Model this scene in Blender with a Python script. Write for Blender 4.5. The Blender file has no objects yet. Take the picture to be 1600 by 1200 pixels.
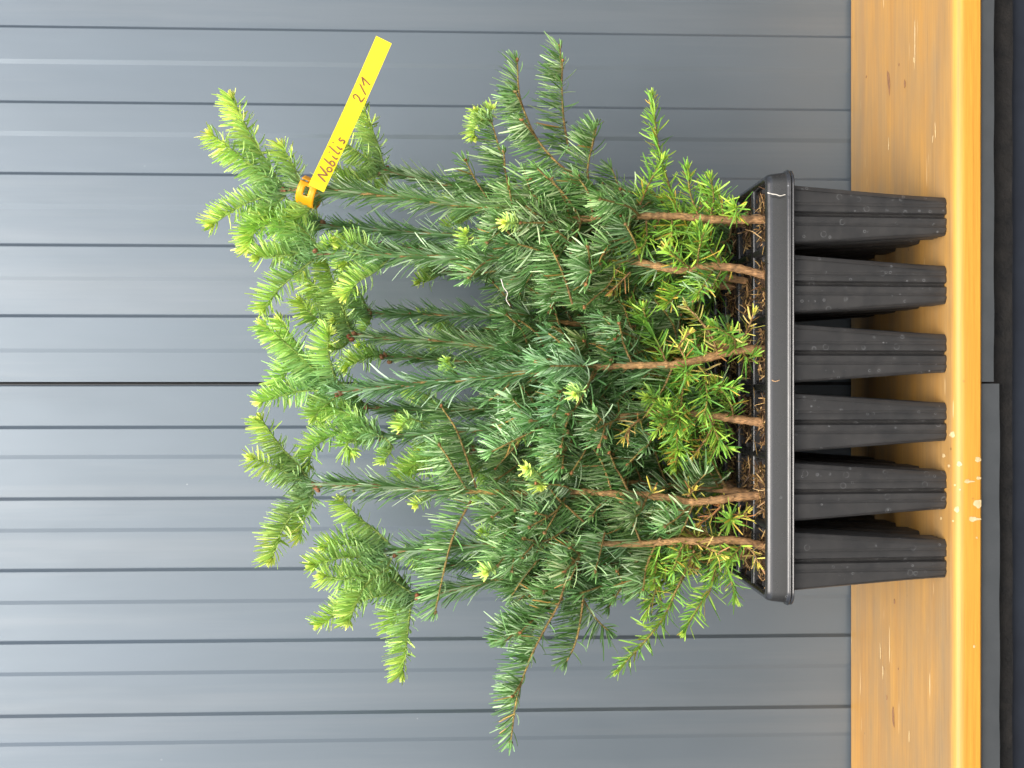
import bpy, math, random
import numpy as np
from mathutils import Vector, Matrix
S = bpy.context.scene
COL = S.collection
R = math.radians

# ------------------------------------------------------------------ camera
F = 1640.0                       # focal length in pixels of the 1600 px wide photograph
CAM = np.array([0.0, -0.861, 0.4025])
PITCH = R(2.2)
FWD = np.array([0, math.cos(PITCH), -math.sin(PITCH)])
UPV = np.array([0, math.sin(PITCH), math.cos(PITCH)])
XV = np.array([1.0, 0, 0])
cam = bpy.data.cameras.new('camera'); cam.sensor_width = 36; cam.lens = 36*F/1600
cam.clip_start = 0.05; cam.clip_end = 500
co = bpy.data.objects.new('camera', cam); COL.objects.link(co)
mw = Matrix.Identity(4)
for i in range(3):
    mw[i][0] = -UPV[i]; mw[i][1] = XV[i]; mw[i][2] = -FWD[i]; mw[i][3] = CAM[i]
co.matrix_world = mw
S.camera = co

def P(X, Y, y):
    """point of the world plane y=const seen at photograph pixel X, Y (the photo lies on its side: left is up)"""
    d = F*FWD + (800-X)*UPV + (600-Y)*XV
    return CAM + d*((y-CAM[1])/d[1])

# ------------------------------------------------------------------ light
w = bpy.data.worlds.new('World'); S.world = w; w.use_nodes = True
nt = w.node_tree; nt.nodes.clear()
SUN_DIR = Vector((-0.10, -0.60, 0.72)).normalized()      # towards the sun
sky = nt.nodes.new('ShaderNodeTexSky'); sky.sky_type = 'NISHITA'; sky.sun_disc = False
sky.sun_elevation = math.asin(SUN_DIR.z); sky.sun_rotation = math.atan2(SUN_DIR.x, SUN_DIR.y)
sky.dust_density = 3.0; sky.air_density = 1.0; sky.ozone_density = 1.0
bg = nt.nodes.new('ShaderNodeBackground'); bg.inputs[1].default_value = 0.15
ow = nt.nodes.new('ShaderNodeOutputWorld')
hsv = nt.nodes.new('ShaderNodeHueSaturation'); hsv.inputs['Saturation'].default_value = 0.62     # thin cloud cover
nt.links.new(sky.outputs[0], hsv.inputs['Color']); nt.links.new(hsv.outputs[0], bg.inputs[0]); nt.links.new(bg.outputs[0], ow.inputs[0])
sl = bpy.data.lights.new('sun', 'SUN'); sl.energy = 1.35; sl.angle = R(36); sl.color = (1.0, 0.95, 0.88)
so = bpy.data.objects.new('sun', sl); COL.objects.link(so)
so.rotation_euler = (-SUN_DIR).to_track_quat('-Z', 'Y').to_euler()
S.view_settings.view_transform = 'Standard'; S.view_settings.look = 'None'
S.view_settings.exposure = 1.22; S.view_settings.gamma = 1; S.view_settings.use_curve_mapping = False

# ------------------------------------------------------------------ node helpers
def mat(name):
    m = bpy.data.materials.new(name); m.use_nodes = True
    n = m.node_tree.nodes; n.clear()
    o = n.new('ShaderNodeOutputMaterial'); b = n.new('ShaderNodeBsdfPrincipled')
    m.node_tree.links.new(b.outputs[0], o.inputs[0])
    return m, n, m.node_tree.links, b, o
def coords(n, l, scale=(1, 1, 1), rot=(0, 0, 0), loc=(0, 0, 0)):
    t = n.new('ShaderNodeTexCoord'); mp = n.new('ShaderNodeMapping')
    mp.inputs['Scale'].default_value = scale; mp.inputs['Rotation'].default_value = rot; mp.inputs['Location'].default_value = loc
    l.new(t.outputs['Object'], mp.inputs[0]); return mp.outputs[0]
def noise(n, l, vec, scale, detail=4, rough=0.55, dist=0.0):
    t = n.new('ShaderNodeTexNoise'); t.inputs['Scale'].default_value = scale
    t.inputs['Detail'].default_value = detail; t.inputs['Roughness'].default_value = rough
    t.inputs['Distortion'].default_value = dist
    l.new(vec, t.inputs['Vector']); return t.outputs['Fac']
def ramp(n, l, fac, stops):
    t = n.new('ShaderNodeValToRGB'); e = t.color_ramp.elements
    while len(e) > 1: e.remove(e[-1])
    e[0].position = stops[0][0]; e[0].color = (*stops[0][1], 1) if len(stops[0][1]) == 3 else stops[0][1]
    for p, c in stops[1:]:
        k = e.new(p); k.color = (*c, 1)
    l.new(fac, t.inputs[0]); return t.outputs[0]
def mix(n, l, fac, a, b, mode='MIX'):
    t = n.new('ShaderNodeMix'); t.data_type = 'RGBA'; t.blend_type = mode
    for s, v in ((t.inputs[0], fac), (t.inputs[6], a), (t.inputs[7], b)):
        if hasattr(v, 'is_output'): l.new(v, s)
        elif isinstance(v, (int, float)): s.default_value = v
        else: s.default_value = (*v, 1)
    return t.outputs[2]
def math_(n, l, op, a, b=0.0):
    t = n.new('ShaderNodeMath'); t.operation = op
    for s, v in ((t.inputs[0], a), (t.inputs[1], b)):
        if hasattr(v, 'is_output'): l.new(v, s)
        else: s.default_value = v
    return t.outputs[0]
def bump(n, l, b, h, strength=0.3, dist=0.001, prev=None):
    t = n.new('ShaderNodeBump'); t.inputs['Strength'].default_value = strength; t.inputs['Distance'].default_value = dist
    l.new(h, t.inputs['Height'])
    if prev is not None: l.new(prev, t.inputs['Normal'])
    l.new(t.outputs[0], b.inputs['Normal']); return t.outputs[0]
def grey(v): return (v, v, v)
BW = [(0, (0, 0, 0)), (1, (1, 1, 1))]

# ------------------------------------------------------------------ materials
def m_wall():
    m, n, l, b, o = mat('coated_steel')
    v = coords(n, l)
    big = noise(n, l, v, 3.0, 3)
    c = mix(n, l, big, (0.108, 0.134, 0.154), (0.126, 0.152, 0.173))
    # rare pale specks of dirt
    vo = n.new('ShaderNodeTexVoronoi'); vo.inputs['Scale'].default_value = 26
    l.new(coords(n, l, (1, 1, 0.8)), vo.inputs['Vector'])
    sp = ramp(n, l, vo.outputs['Distance'], [(0, (1, 1, 1)), (0.022, (0.6, 0.6, 0.6)), (0.035, (0, 0, 0))])
    gate = ramp(n, l, noise(n, l, v, 9, 2), [(0.5, (0, 0, 0)), (0.62, (1, 1, 1))])
    f = math_(n, l, 'MULTIPLY', sp, gate)
    c = mix(n, l, f, c, (0.5, 0.5, 0.48))
    run = ramp(n, l, noise(n, l, coords(n, l, (22, 1, 0.9)), 1.0, 5, 0.65), [(0.50, (0, 0, 0)), (0.80, (0.30, 0.30, 0.30))])
    c = mix(n, l, run, c, (0.24, 0.25, 0.25))
    l.new(c, b.inputs['Base Color'])
    r = ramp(n, l, noise(n, l, coords(n, l, (3, 1, 0.6)), 6, 5, 0.6), [(0.3, grey(0.38)), (0.7, grey(0.52))])
    l.new(r, b.inputs['Roughness'])
    b.inputs['Specular IOR Level'].default_value = 0.8; b.inputs['Metallic'].default_value = 0.55
    b.inputs['Coat Weight'].default_value = 0.15; b.inputs['Coat Roughness'].default_value = 0.3
    h1 = bump(n, l, b, noise(n, l, v, 900, 2), 0.10, 0.0004)
    bump(n, l, b, noise(n, l, coords(n, l, (5, 1, 1)), 5, 2), 0.18, 0.004, h1)
    return m
def m_wood():
    m, n, l, b, o = mat('varnished_pine')
    g = coords(n, l, (1.5, 40, 40))
    fine = noise(n, l, coords(n, l, (9, 420, 420)), 1.0, 6, 0.7)
    band = noise(n, l, g, 1.0, 4, 0.6, 0.6)
    c = ramp(n, l, band, [(0.25, (0.38, 0.160, 0.016)), (0.42, (0.50, 0.232, 0.022)), (0.58, (0.57, 0.280, 0.028)), (0.75, (0.44, 0.195, 0.018))])
    c = mix(n, l, 0.5, c, ramp(n, l, fine, [(0.3, (0.30, 0.12, 0.012)), (0.7, (0.62, 0.30, 0.035))]))
    # top face only: wear plus grazing sky glare, painted in as greyer colour
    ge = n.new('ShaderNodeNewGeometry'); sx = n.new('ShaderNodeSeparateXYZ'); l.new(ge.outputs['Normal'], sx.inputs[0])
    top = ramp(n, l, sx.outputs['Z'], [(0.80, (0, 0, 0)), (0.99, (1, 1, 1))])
    wear_glare = ramp(n, l, noise(n, l, coords(n, l, (3, 14, 14)), 1.4, 6, 0.65), [(0.3, grey(0.30)), (0.65, grey(0.92))])
    tf = math_(n, l, 'MULTIPLY', top, wear_glare)
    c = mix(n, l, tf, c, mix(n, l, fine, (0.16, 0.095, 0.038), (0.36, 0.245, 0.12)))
    # dark streaks
    st = ramp(n, l, noise(n, l, coords(n, l, (1.6, 60, 60), loc=(3, 0, 0)), 1.2, 3), [(0.62, (0, 0, 0)), (0.74, (0.55, 0.55, 0.55))])
    c = mix(n, l, st, c, (0.30, 0.16, 0.06))
    # specks
    vo = n.new('ShaderNodeTexVoronoi'); vo.inputs['Scale'].default_value = 42; l.new(coords(n, l), vo.inputs['Vector'])
    sp = ramp(n, l, vo.outputs['Distance'], [(0, (1, 1, 1)), (0.04, (0.5, 0.5, 0.5)), (0.07, (0, 0, 0))])
    gate = ramp(n, l, noise(n, l, coords(n, l), 22, 2), [(0.52, (0, 0, 0)), (0.6, (1, 1, 1))])
    c = mix(n, l, math_(n, l, 'MULTIPLY', sp, gate), c, (0.06, 0.035, 0.02))
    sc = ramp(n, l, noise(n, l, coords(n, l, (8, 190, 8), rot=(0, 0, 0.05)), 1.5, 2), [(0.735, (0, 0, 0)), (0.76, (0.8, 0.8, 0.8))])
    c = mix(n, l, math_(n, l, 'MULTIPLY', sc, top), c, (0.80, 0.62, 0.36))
    l.new(c, b.inputs['Base Color'])
    l.new(ramp(n, l, fine, [(0.2, grey(0.42)), (0.8, grey(0.58))]), b.inputs['Roughness'])
    b.inputs['Coat Weight'].default_value = 0.08; b.inputs['Coat Roughness'].default_value = 0.30
    bump(n, l, b, math_(n, l, 'ADD', fine, band), 0.22, 0.0006)
    return m
def m_plastic(name, base=0.022, rough=0.34, rings=True, th=0.70):
    m, n, l, b, o = mat(name)
    def coords(n, l, scale=(1, 1, 1), rot=(0, 0, 0), loc=(0, 0, 0)):
        t = n.new('ShaderNodeNewGeometry'); mp = n.new('ShaderNodeMapping')
        mp.inputs['Scale'].default_value = scale; mp.inputs['Location'].default_value = loc
        l.new(t.outputs['Position'], mp.inputs[0]); return mp.outputs[0]
    v = coords(n, l)
    dust = noise(n, l, v, 60, 5, 0.65)
    c = ramp(n, l, dust, [(0.3, grey(base)), (0.75, (base*1.7, base*1.6, base*1.5))])
    if rings:
        # dried drop marks: thin rings and small flecks
        for sc_, lo, hi, amt, off in ((95, 0.20, 0.25, 0.32, 0), (170, 0.15, 0.21, 0.6, 5), (330, 0.0, 0.10, 0.8, 9)):
            vo = n.new('ShaderNodeTexVoronoi'); vo.inputs['Scale'].default_value = sc_
            l.new(coords(n, l, (1, 1, 1), loc=(off, off, off)), vo.inputs['Vector'])
            rg = ramp(n, l, vo.outputs['Distance'], [(max(lo-0.03, 0), (0, 0, 0)), ((lo+hi)/2, (1, 1, 1)), (hi+0.02, (0, 0, 0))]) if lo > 0 else \
                 ramp(n, l, vo.outputs['Distance'], [(0, (1, 1, 1)), (hi, (0, 0, 0))])
            hs = n.new('ShaderNodeSeparateColor'); l.new(vo.outputs['Color'], hs.inputs[0])
            gate = ramp(n, l, hs.outputs[0], [(th, (0, 0, 0)), (th+0.06, grey(amt))])
            ng = ramp(n, l, noise(n, l, v, 260, 2), [(0.38, (0, 0, 0)), (0.58, (1, 1, 1))])
            f = math_(n, l, 'MULTIPLY', math_(n, l, 'MULTIPLY', rg, gate), ng)
            c = mix(n, l, f, c, (0.22, 0.225, 0.225))
    l.new(c, b.inputs['Base Color'])
    l.new(ramp(n, l, dust, [(0.3, grey(rough)), (0.75, grey(rough+0.14))]), b.inputs['Roughness'])
    b.inputs['Specular IOR Level'].default_value = 0.6
    bump(n, l, b, noise(n, l, coords(n, l, (1, 1, 0.15)), 90, 3), 0.12, 0.0008)
    return m
def m_simple(name, c1, c2, scale, rough=0.7, bs=0.5, bd=0.002, spec=0.5):
    m, n, l, b, o = mat(name)
    f = noise(n, l, coords(n, l), scale, 6, 0.65)
    l.new(ramp(n, l, f, [(0.3, c1), (0.7, c2)]), b.inputs['Base Color'])
    b.inputs['Roughness'].default_value = rough; b.inputs['Specular IOR Level'].default_value = spec
    bump(n, l, b, f, bs, bd); return m
def m_needle():
    m, n, l, b, o = mat('fir_needle')
    a = n.new('ShaderNodeAttribute'); a.attribute_name = 'tint'
    f = noise(n, l, coords(n, l), 500, 2)
    c = mix(n, l, ramp(n, l, f, [(0.3, grey(0.0)), (0.7, grey(0.25))]), a.outputs['Color'], (0.55, 0.62, 0.42), 'SOFT_LIGHT')
    l.new(c, b.inputs['Base Color']); b.inputs['Roughness'].default_value = 0.38
    b.inputs['Specular IOR Level'].default_value = 0.42
    tr = n.new('ShaderNodeBsdfTranslucent'); l.new(mix(n, l, 0.5, a.outputs['Color'], (0.35, 0.5, 0.08), 'MIX'), tr.inputs[0])
    mx = n.new('ShaderNodeMixShader'); mx.inputs[0].default_value = 0.20
    l.new(b.outputs[0], mx.inputs[1]); l.new(tr.outputs[0], mx.inputs[2]); l.new(mx.outputs[0], o.inputs[0])
    return m
def m_bark():
    m, n, l, b, o = mat('fir_bark')
    a = n.new('ShaderNodeAttribute'); a.attribute_name = 'tint'
    f = noise(n, l, coords(n, l, (1, 1, 0.35)), 700, 5, 0.65)
    c = mix(n, l, 0.8, a.outputs['Color'], ramp(n, l, f, [(0.32, grey(0.22)), (0.62, grey(1.15))]), 'MULTIPLY')
    l.new(c, b.inputs['Base Color']); b.inputs['Roughness'].default_value = 0.6
    bump(n, l, b, f, 0.9, 0.0018); return m
def m_tape():
    m, n, l, b, o = mat('yellow_tape')
    ge = n.new('ShaderNodeAttribute'); ge.attribute_name = 'loop_shade'
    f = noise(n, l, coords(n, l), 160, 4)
    c = mix(n, l, ge.outputs['Fac'], (0.88, 0.71, 0.001), (0.90, 0.40, 0.006))  # orange on the loop is its shade painted into the tape colour
    c = mix(n, l, ramp(n, l, f, [(0.4, grey(0)), (0.8, grey(0.12))]), c, (0.7, 0.5, 0.02))
    l.new(c, b.inputs['Base Color']); b.inputs['Roughness'].default_value = 0.42
    tr = n.new('ShaderNodeBsdfTranslucent'); l.new(c, tr.inputs[0])
    mx = n.new('ShaderNodeMixShader'); mx.inputs[0].default_value = 0.2
    l.new(b.outputs[0], mx.inputs[1]); l.new(tr.outputs[0], mx.inputs[2]); l.new(mx.outputs[0], o.inputs[0])
    return m
WALL = m_wall(); WOOD = m_wood()
RIMP = m_plastic('tray_rim_plastic', 0.011, 0.20, True, 0.93); CELLP = m_plastic('tray_cell_plastic', 0.022, 0.34)
NEEDLE = m_needle(); BARK = m_bark(); TAPE = m_tape()
INK = m_simple('brown_ink', (0.12, 0.035, 0.008), (0.30, 0.11, 0.03), 300, 0.5, 0.1)
FLASH = m_simple('grey_flashing', (0.036, 0.040, 0.042), (0.048, 0.052, 0.054), 40, 0.55, 0.15, 0.0008)
DARK = m_simple('bitumen_sheet', (0.003, 0.003, 0.003), (0.014, 0.012, 0.010), 60, 0.75, 0.8, 0.003, 0.25)
PLINTH = m_simple('dark_steel_sill', (0.008, 0.010, 0.016), (0.014, 0.018, 0.026), 30, 0.6, 0.2, 0.001, 0.3)
PAVE = m_simple('concrete_paving', (0.07, 0.068, 0.065), (0.11, 0.107, 0.10), 8, 0.85, 0.3, 0.004)
SOIL = m_simple('peat_soil', (0.022, 0.013, 0.008), (0.10, 0.06, 0.035), 260, 0.95, 1.0, 0.003, 0.2)
SPLASH = m_simple('dried_splash', (0.46, 0.31, 0.12), (0.58, 0.45, 0.26), 220, 0.6, 0.2)
LIMES = m_simple('pale_fibre', (0.55, 0.50, 0.40), (0.72, 0.68, 0.60), 220, 0.6, 0.2)

# ------------------------------------------------------------------ object helpers
def link_mesh(name, verts, faces, mats, parent=None, smooth=False, mi=None, tint=None, loc=None, extra=None):
    me = bpy.data.meshes.new(name)
    verts = np.asarray(verts, dtype=np.float32)
    if loc is not None: verts = verts - np.asarray(loc, dtype=np.float32)
    if isinstance(faces, np.ndarray) and faces.ndim == 2:
        k = faces.shape[1]; nf = len(faces)
        me.vertices.add(len(verts)); me.vertices.foreach_set('co', verts.ravel())
        me.loops.add(nf*k); me.loops.foreach_set('vertex_index', faces.astype(np.int32).ravel())
        me.polygons.add(nf); me.polygons.foreach_set('loop_start', np.arange(0, nf*k, k, dtype=np.int32))
        me.update(calc_edges=True)
    else:
        me.from_pydata(verts.tolist(), [], faces)
    if mi is not None: me.polygons.foreach_set('material_index', np.asarray(mi, dtype=np.int32))
    me.polygons.foreach_set('use_smooth', [smooth]*len(me.polygons))
    if tint is not None:
        at = me.attributes.new('tint', 'FLOAT_COLOR', 'POINT')
        at.data.foreach_set('color', np.asarray(tint, dtype=np.float32).ravel())
    if extra is not None:
        at = me.attributes.new(extra[0], 'FLOAT', 'POINT'); at.data.foreach_set('value', np.asarray(extra[1], dtype=np.float32))
    for m in (mats if isinstance(mats, (list, tuple)) else [mats]): me.materials.append(m)
    me.update()
    o = bpy.data.objects.new(name, me); COL.objects.link(o)
    if parent is not None: o.parent = parent
    if loc is not None and parent is None: o.location = tuple(float(t) for t in loc)
    return o
def empty(name, loc):
    o = bpy.data.objects.new(name, None); o.empty_display_size = 0.02
    COL.objects.link(o); o.location = tuple(float(t) for t in loc); return o
def tag(o, label=None, cat=None, group=None, kind=None):
    if label: o['label'] = label
    if cat: o['category'] = cat
    if group: o['group'] = group
    if kind: o['kind'] = kind
    return o
def box(x0, x1, y0, y1, z0, z1, base=0):
    v = [(x, y, z) for z in (z0, z1) for y in (y0, y1) for x in (x0, x1)]
    f = [(0, 2, 3, 1), (4, 5, 7, 6), (0, 1, 5, 4), (2, 6, 7, 3), (0, 4, 6, 2), (1, 3, 7, 5)]
    return v, [tuple(i+base for i in q) for q in f]
def extrude_profile(pts, x0, x1, n=1, closed=True):
    """pts: (y,z) loop extruded along x"""
    v = []; f = []; k = len(pts)
    for s in range(n+1):
        x = x0+(x1-x0)*s/n
        v += [(x, y, z) for y, z in pts]
    for s in range(n):
        for i in range(k if closed else k-1):
            j = (i+1) % k
            f.append((s*k+i, s*k+j, (s+1)*k+j, (s+1)*k+i))
    if closed:
        f.append(tuple(range(k-1, -1, -1))); f.append(tuple(range(n*k, n*k+k)))
    return v, f

# ------------------------------------------------------------------ the setting
GZ = -0.46
v, f = [(-40, -60, GZ), (40, -60, GZ), (40, 6, GZ), (-40, 6, GZ)], [(0, 1, 2, 3)]
g = link_mesh('ground', v, f, PAVE); tag(g, kind='structure')

YW = 0.243                                    # front of the raised wall bands
dark = [-72, 40, 158, 270, 382, 493]; dark2 = [668, 780, 892, 1005, 1120, 1232]
light = [-16, 95, 208, 322, 435, 548]; light2 = [715, 830, 943, 1055, 1165, 1277]
def wx(Y): return float(P(0, Y, YW)[0])
def wall_panel(name, label, edges, xa, xb, lip):
    """edges: list of (x, kind) walking from large x to small x"""
    D = 0.0030; W = 0.0030; top = 2.4; bot = -0.30
    pts = [(xa, YW+0.03)]
    lvl = 0.0 if edges[0][1] == 'l' else D
    if lip: pts += [(xa, YW+0.0015), (xa-0.0012, YW+lvl)]
    else: pts += [(xa, YW+lvl)]
    for x, k in edges:
        if k == 'd': pts += [(x+W*0.65, YW+D), (x+W*0.40, YW+D*0.92), (x-W*0.55, YW+0.0001), (x-W*0.75, YW)]; lvl = 0
        else: pts += [(x+0.0026, YW+0.0009), (x+0.0022, YW+0.00098), (x-0.0018, YW+0.00215), (x-0.0022, YW+0.0022)]; lvl = D
    pts += [(xb, YW+lvl), (xb, YW+0.03)]
    n = len(pts); verts = [(x, y, bot) for x, y in pts] + [(x, y, top) for x, y in pts]
    faces = [(i, i+1, n+i+1, n+i) for i in range(n-1)]
    faces.append((n-1, 0, n, 2*n-1))
    o = link_mesh(name, verts, faces, WALL)
    tag(o, label, 'wall panel', 'ribbed steel panels of the wall'); return o
sx_ = wx(598.5)
e1 = [(wx(Y), k) for Y, k in sorted([(y, 'd') for y in dark]+[(y, 'l') for y in light])]
# further ribs outside the frame
pit = (e1[0][0]-e1[2][0])
e1 = [(e1[0][0]+pit*(i+1)-(0), 'd') for i in range(5)][::-1] and sorted(
    e1+[(e1[0][0]+pit*(i+1), 'd') for i in range(6)]+[(e1[1][0]+pit*(i+1), 'l') for i in range(6)], key=lambda t: -t[0])
e2 = [(wx(Y), k) for Y, k in sorted([(y, 'd') for y in dark2]+[(y, 'l') for y in light2])]
e2 = sorted(e2+[(e2[-2][0]-pit*(i+1), 'd') for i in range(6)]+[(e2[-1][0]-pit*(i+1), 'l') for i in range(6)], key=lambda t: -t[0])
wall_panel('wall_panel', 'blue-grey ribbed steel wall panel above the dark seam, behind the yellow tag', e1, e1[0][0]+0.03, sx_+0.0012, False)
wall_panel('wall_panel', 'blue-grey ribbed steel wall panel below the dark seam, behind the lowest hanging branch', e2, sx_-0.0024, e2[-1][0]-0.03, True)
# tongue inside the joint
v, f = box(sx_-0.0021, sx_-0.0009, YW+0.0042, YW+0.027, -0.30, 2.4)
v2, f2 = box(sx_-0.012, sx_+0.012, YW+0.0305, YW+0.034, -0.30, 2.4, 8); v += v2; f += f2
v2, f2 = box(sx_-0.0024, sx_+0.0010, YW+0.026, YW+0.0302, -0.30, 2.4, 16); v += v2; f += f2
o = link_mesh('joint_strip', v, f, FLASH); tag(o, 'thin metal strip down in the dark seam between the two wall panels', 'joint strip')

# bench board
y0, yb, r = -0.001, 0.2385, 0.0095
pts = [(yb, 0.0), (yb, -0.0233), (y0+0.002, -0.0233), (y0, -0.0215)]
for i in range(9):
    a = math.pi*0.5*i/8
    pts.append((y0+r-r*math.cos(a), -r+r*math.sin(a)))
bench = empty('wooden_bench', (0, 0.1, GZ)); tag(bench, 'orange varnished pine bench plank with rounded edge under the black tray', 'bench')
v, f = extrude_profile(pts[::-1], -1.2, 1.2, 1)
bd = link_mesh('plank', v, f, WOOD, bench, loc=(0, 0.1, GZ))
for p in bd.data.polygons: p.use_smooth = True
bd.data.set_sharp_from_angle(angle=R(25))
for xx in (-0.95, 0.95):
    v, f = box(xx-0.03, xx+0.03, 0.08, 0.16, GZ, -0.0236)
    link_mesh('leg', v, f, WOOD, bench, loc=(0, 0.1, GZ))
# knots, a splinter, dents: small flat inlays on the plank
rng = random.Random(4)
def flat_blob(cx, cy, rx, ry, z, n=18, jag=0.25, seed=0, rot=0.0, th=0.0004):
    rr = random.Random(seed); v = []; 
    ph = [rr.uniform(0, 6.28) for _ in range(3)]
    for i in range(n):
        a = 2*math.pi*i/n
        k = 1+jag*(0.5*math.sin(2*a+ph[0])+0.35*math.sin(3*a+ph[1])+0.3*math.sin(5*a+ph[2]))
        px, py = rx*k*math.cos(a), ry*k*math.sin(a)
        v.append((cx+px*math.cos(rot)-py*math.sin(rot), cy+px*math.sin(rot)+py*math.cos(rot), z))
    v2 = [(cx+(x-cx)*0.8, cy+(y-cy)*0.8, z+th) for x, y, _ in v]
    f = [(i, (i+1) % n, n+(i+1) % n, n+i) for i in range(n)]+[tuple(range(n, 2*n))]
    return v+v2, f
def on_bench(X, Y):       # photograph pixel -> point of the bench top
    d = F*FWD+(800-X)*UPV+(600-Y)*XV; t = (0-CAM[2])/d[2]; return CAM+d*t
KNOT = m_simple('pine_knot', (0.16, 0.07, 0.03), (0.30, 0.15, 0.06), 200, 0.5, 0.2)
def inlay(name, items, m, parent, z=0.00025, th=0.0002):
    V = []; Fc = []
    for (X, Y, lx, ly, rot, sd) in items:
        c = on_bench(X, Y); v, f = flat_blob(c[0], c[1], lx, ly, z, 16, 0.35, sd, rot, th)
        b0 = len(V); V += v; Fc += [tuple(i+b0 for i in q) for q in f]
    return link_mesh(name, V, Fc, m, parent, loc=(0, 0.1, GZ))
for it in ([(1389, 128, .011, .0035, 0.15, 1), (1414, 131, .004, .002, 0, 2), (1396, 1120, .008, .003, .1, 3), (1354, 120, .0015, .0015, 0, 5),
               (1405, 101, .0018, .001, 0, 6), (1398, 940, .0022, .0022, 0.3, 7), (1386, 1090, .0022, .001, 0, 8), (1381, 1045, .001, .001, 0, 9), (1404, 1045, .001, .001, 0, 11)]): inlay('knot', [it], KNOT, bench)
for it in ([(1430, 65, .020, .0009, 0.0, 21), (1429, 94, .003, .0018, 0.4, 22), (1462, 205, .007, .0006, 0.03, 23), (1458, 217, .004, .0005, -0.2, 24),
                        (1380, 1050, .006, .0012, 0.05, 25), (1376, 1018, .009, .0007, 0.06, 26), (1421, 1150, .006, .0008, 0, 27),
                        (1389, 225, .006, .0006, 0, 28)]): inlay('splinter_scar', [it], SPLASH, bench, 0.0003)
# dried white splashes on the rounded front edge
def front_patch(V, Fc, X, Y, ru, rv, seed, tail=0.0):
    rr = random.Random(seed); n = 26; ph = rr.uniform(0, 6)
    def surf(px, py, off):
        # ray against plank front profile
        d = F*FWD+(800-px)*UPV+(600-py)*XV
        zt = CAM+d*((0-CAM[2])/d[2])
        if zt[1] > y0+r: return (zt[0], zt[1], off)
        fr = CAM+d*((y0-CAM[1])/d[1])
        if fr[2] < -r: return (fr[0], y0-off, max(fr[2], -0.0222))
        lo, hi = 0.5, 1.2
        for _ in range(30):
            t = (lo+hi)/2; p = CAM+d*((y0+t*0.0-CAM[1])/d[1])*1.0
            p = CAM+d*(t*((y0+r-CAM[1])/d[1]))
            inside = (p[1]-(y0+r))**2+(p[2]+r)**2 < (r+off)**2 or p[1] > y0+r
            if inside: hi = t
            else: lo = t
        return tuple(p)
    b0 = len(V); c = surf(X, Y, 0.0006); V.append(c)
    for i in range(n):
        a = 2*math.pi*i/n; k = 1+0.10*math.sin(3*a+ph)+0.07*math.sin(5*a)
        ex = ru*k*math.cos(a); ey = rv*k*math.sin(a)
        if tail and math.cos(a) > 0.9: ex += tail
        V.append(surf(X+ex, Y+ey, 0.0003))
    for i in range(n): Fc.append((b0, b0+1+i, b0+1+(i+1) % n))
for k, (X, Y, a, b_, t) in enumerate([(1488, 679, 5, 6, 0), (1499, 725, 5, 5, 0), (1511, 752, 5, 4, 8), (1528, 718, 6, 5, 0), (1529, 747, 5, 3, 0),
        (1528, 787, 9, 8, 0), (1495, 796, 5, 6, 0), (1520, 811, 8, 5, 8), (1475, 712, 3, 4, 0), (1489, 814, 2, 2, 0), (1500, 765, 2, 2, 0), (1492, 758, 2, 2, 0),
        (1483, 728, 2, 3, 0), (1471, 810, 2, 3, 0), (1522, 1010, 2, 3, 0), (1526, 840, 2, 2, 0)]):
    V = []; Fc = []; front_patch(V, Fc, X, Y, a*.8, b_*.8, k, t)
    link_mesh('dried_splash', V, Fc, SPLASH, bench, True, loc=(0, 0.1, GZ))

# trim under the bench
def under(name, label, cat, x0, x1, ya, yb_, za, zb, m, seed, wob=0.0006, th=0.004):
    rr = random.Random(seed); n = 60; v = []; f = []
    for i in range(n+1):
        x = x0+(x1-x0)*i/n; w_ = wob*(math.sin(x*70+seed)+rr.uniform(-.6, .6))
        v += [(x, ya, za), (x, yb_, zb+w_), (x, yb_+th, zb+w_), (x, ya+th, za)]
    for i in range(n):
        a = i*4; 
        for j in range(4): f.append((a+j, a+(j+1) % 4, a+4+(j+1) % 4, a+4+j))
    f += [(3, 2, 1, 0), (n*4, n*4+1, n*4+2, n*4+3)]
    return tag(link_mesh(name, v, f, m), label, cat)
def zat(X, y): return float(P(X, 600, y)[2])
xs = float(P(1545, 598, 0.002)[0])
under('flashing_strip', 'grey metal flashing strip under the bench, the narrower piece, above the joint in the photo', 'flashing', xs+0.0008, 1.2, 0.002, 0.002, -0.0238, zat(1553, 0.002), FLASH, 1, 0.0003)
under('flashing_strip', 'wider grey metal flashing strip under the bench, below the joint in the photo', 'flashing', -1.2, xs-0.0008, 0.0035, 0.0035, -0.0238, zat(1562, 0.0035), FLASH, 2, 0.0003)
under('bitumen_strip', 'black dusty bitumen sheet hanging under the grey flashing', 'bitumen sheet', -1.2, 1.2, 0.016, 0.012, -0.0238, zat(1582, 0.012), DARK, 3, 0.0004)
v, f = box(-1.2, 1.2, 0.019, 0.215, -0.26, -0.0238)
tag(link_mesh('sill', v, f, PLINTH), 'dark blue-grey steel sill at the edge below the bitumen sheet', 'sill')

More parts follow.
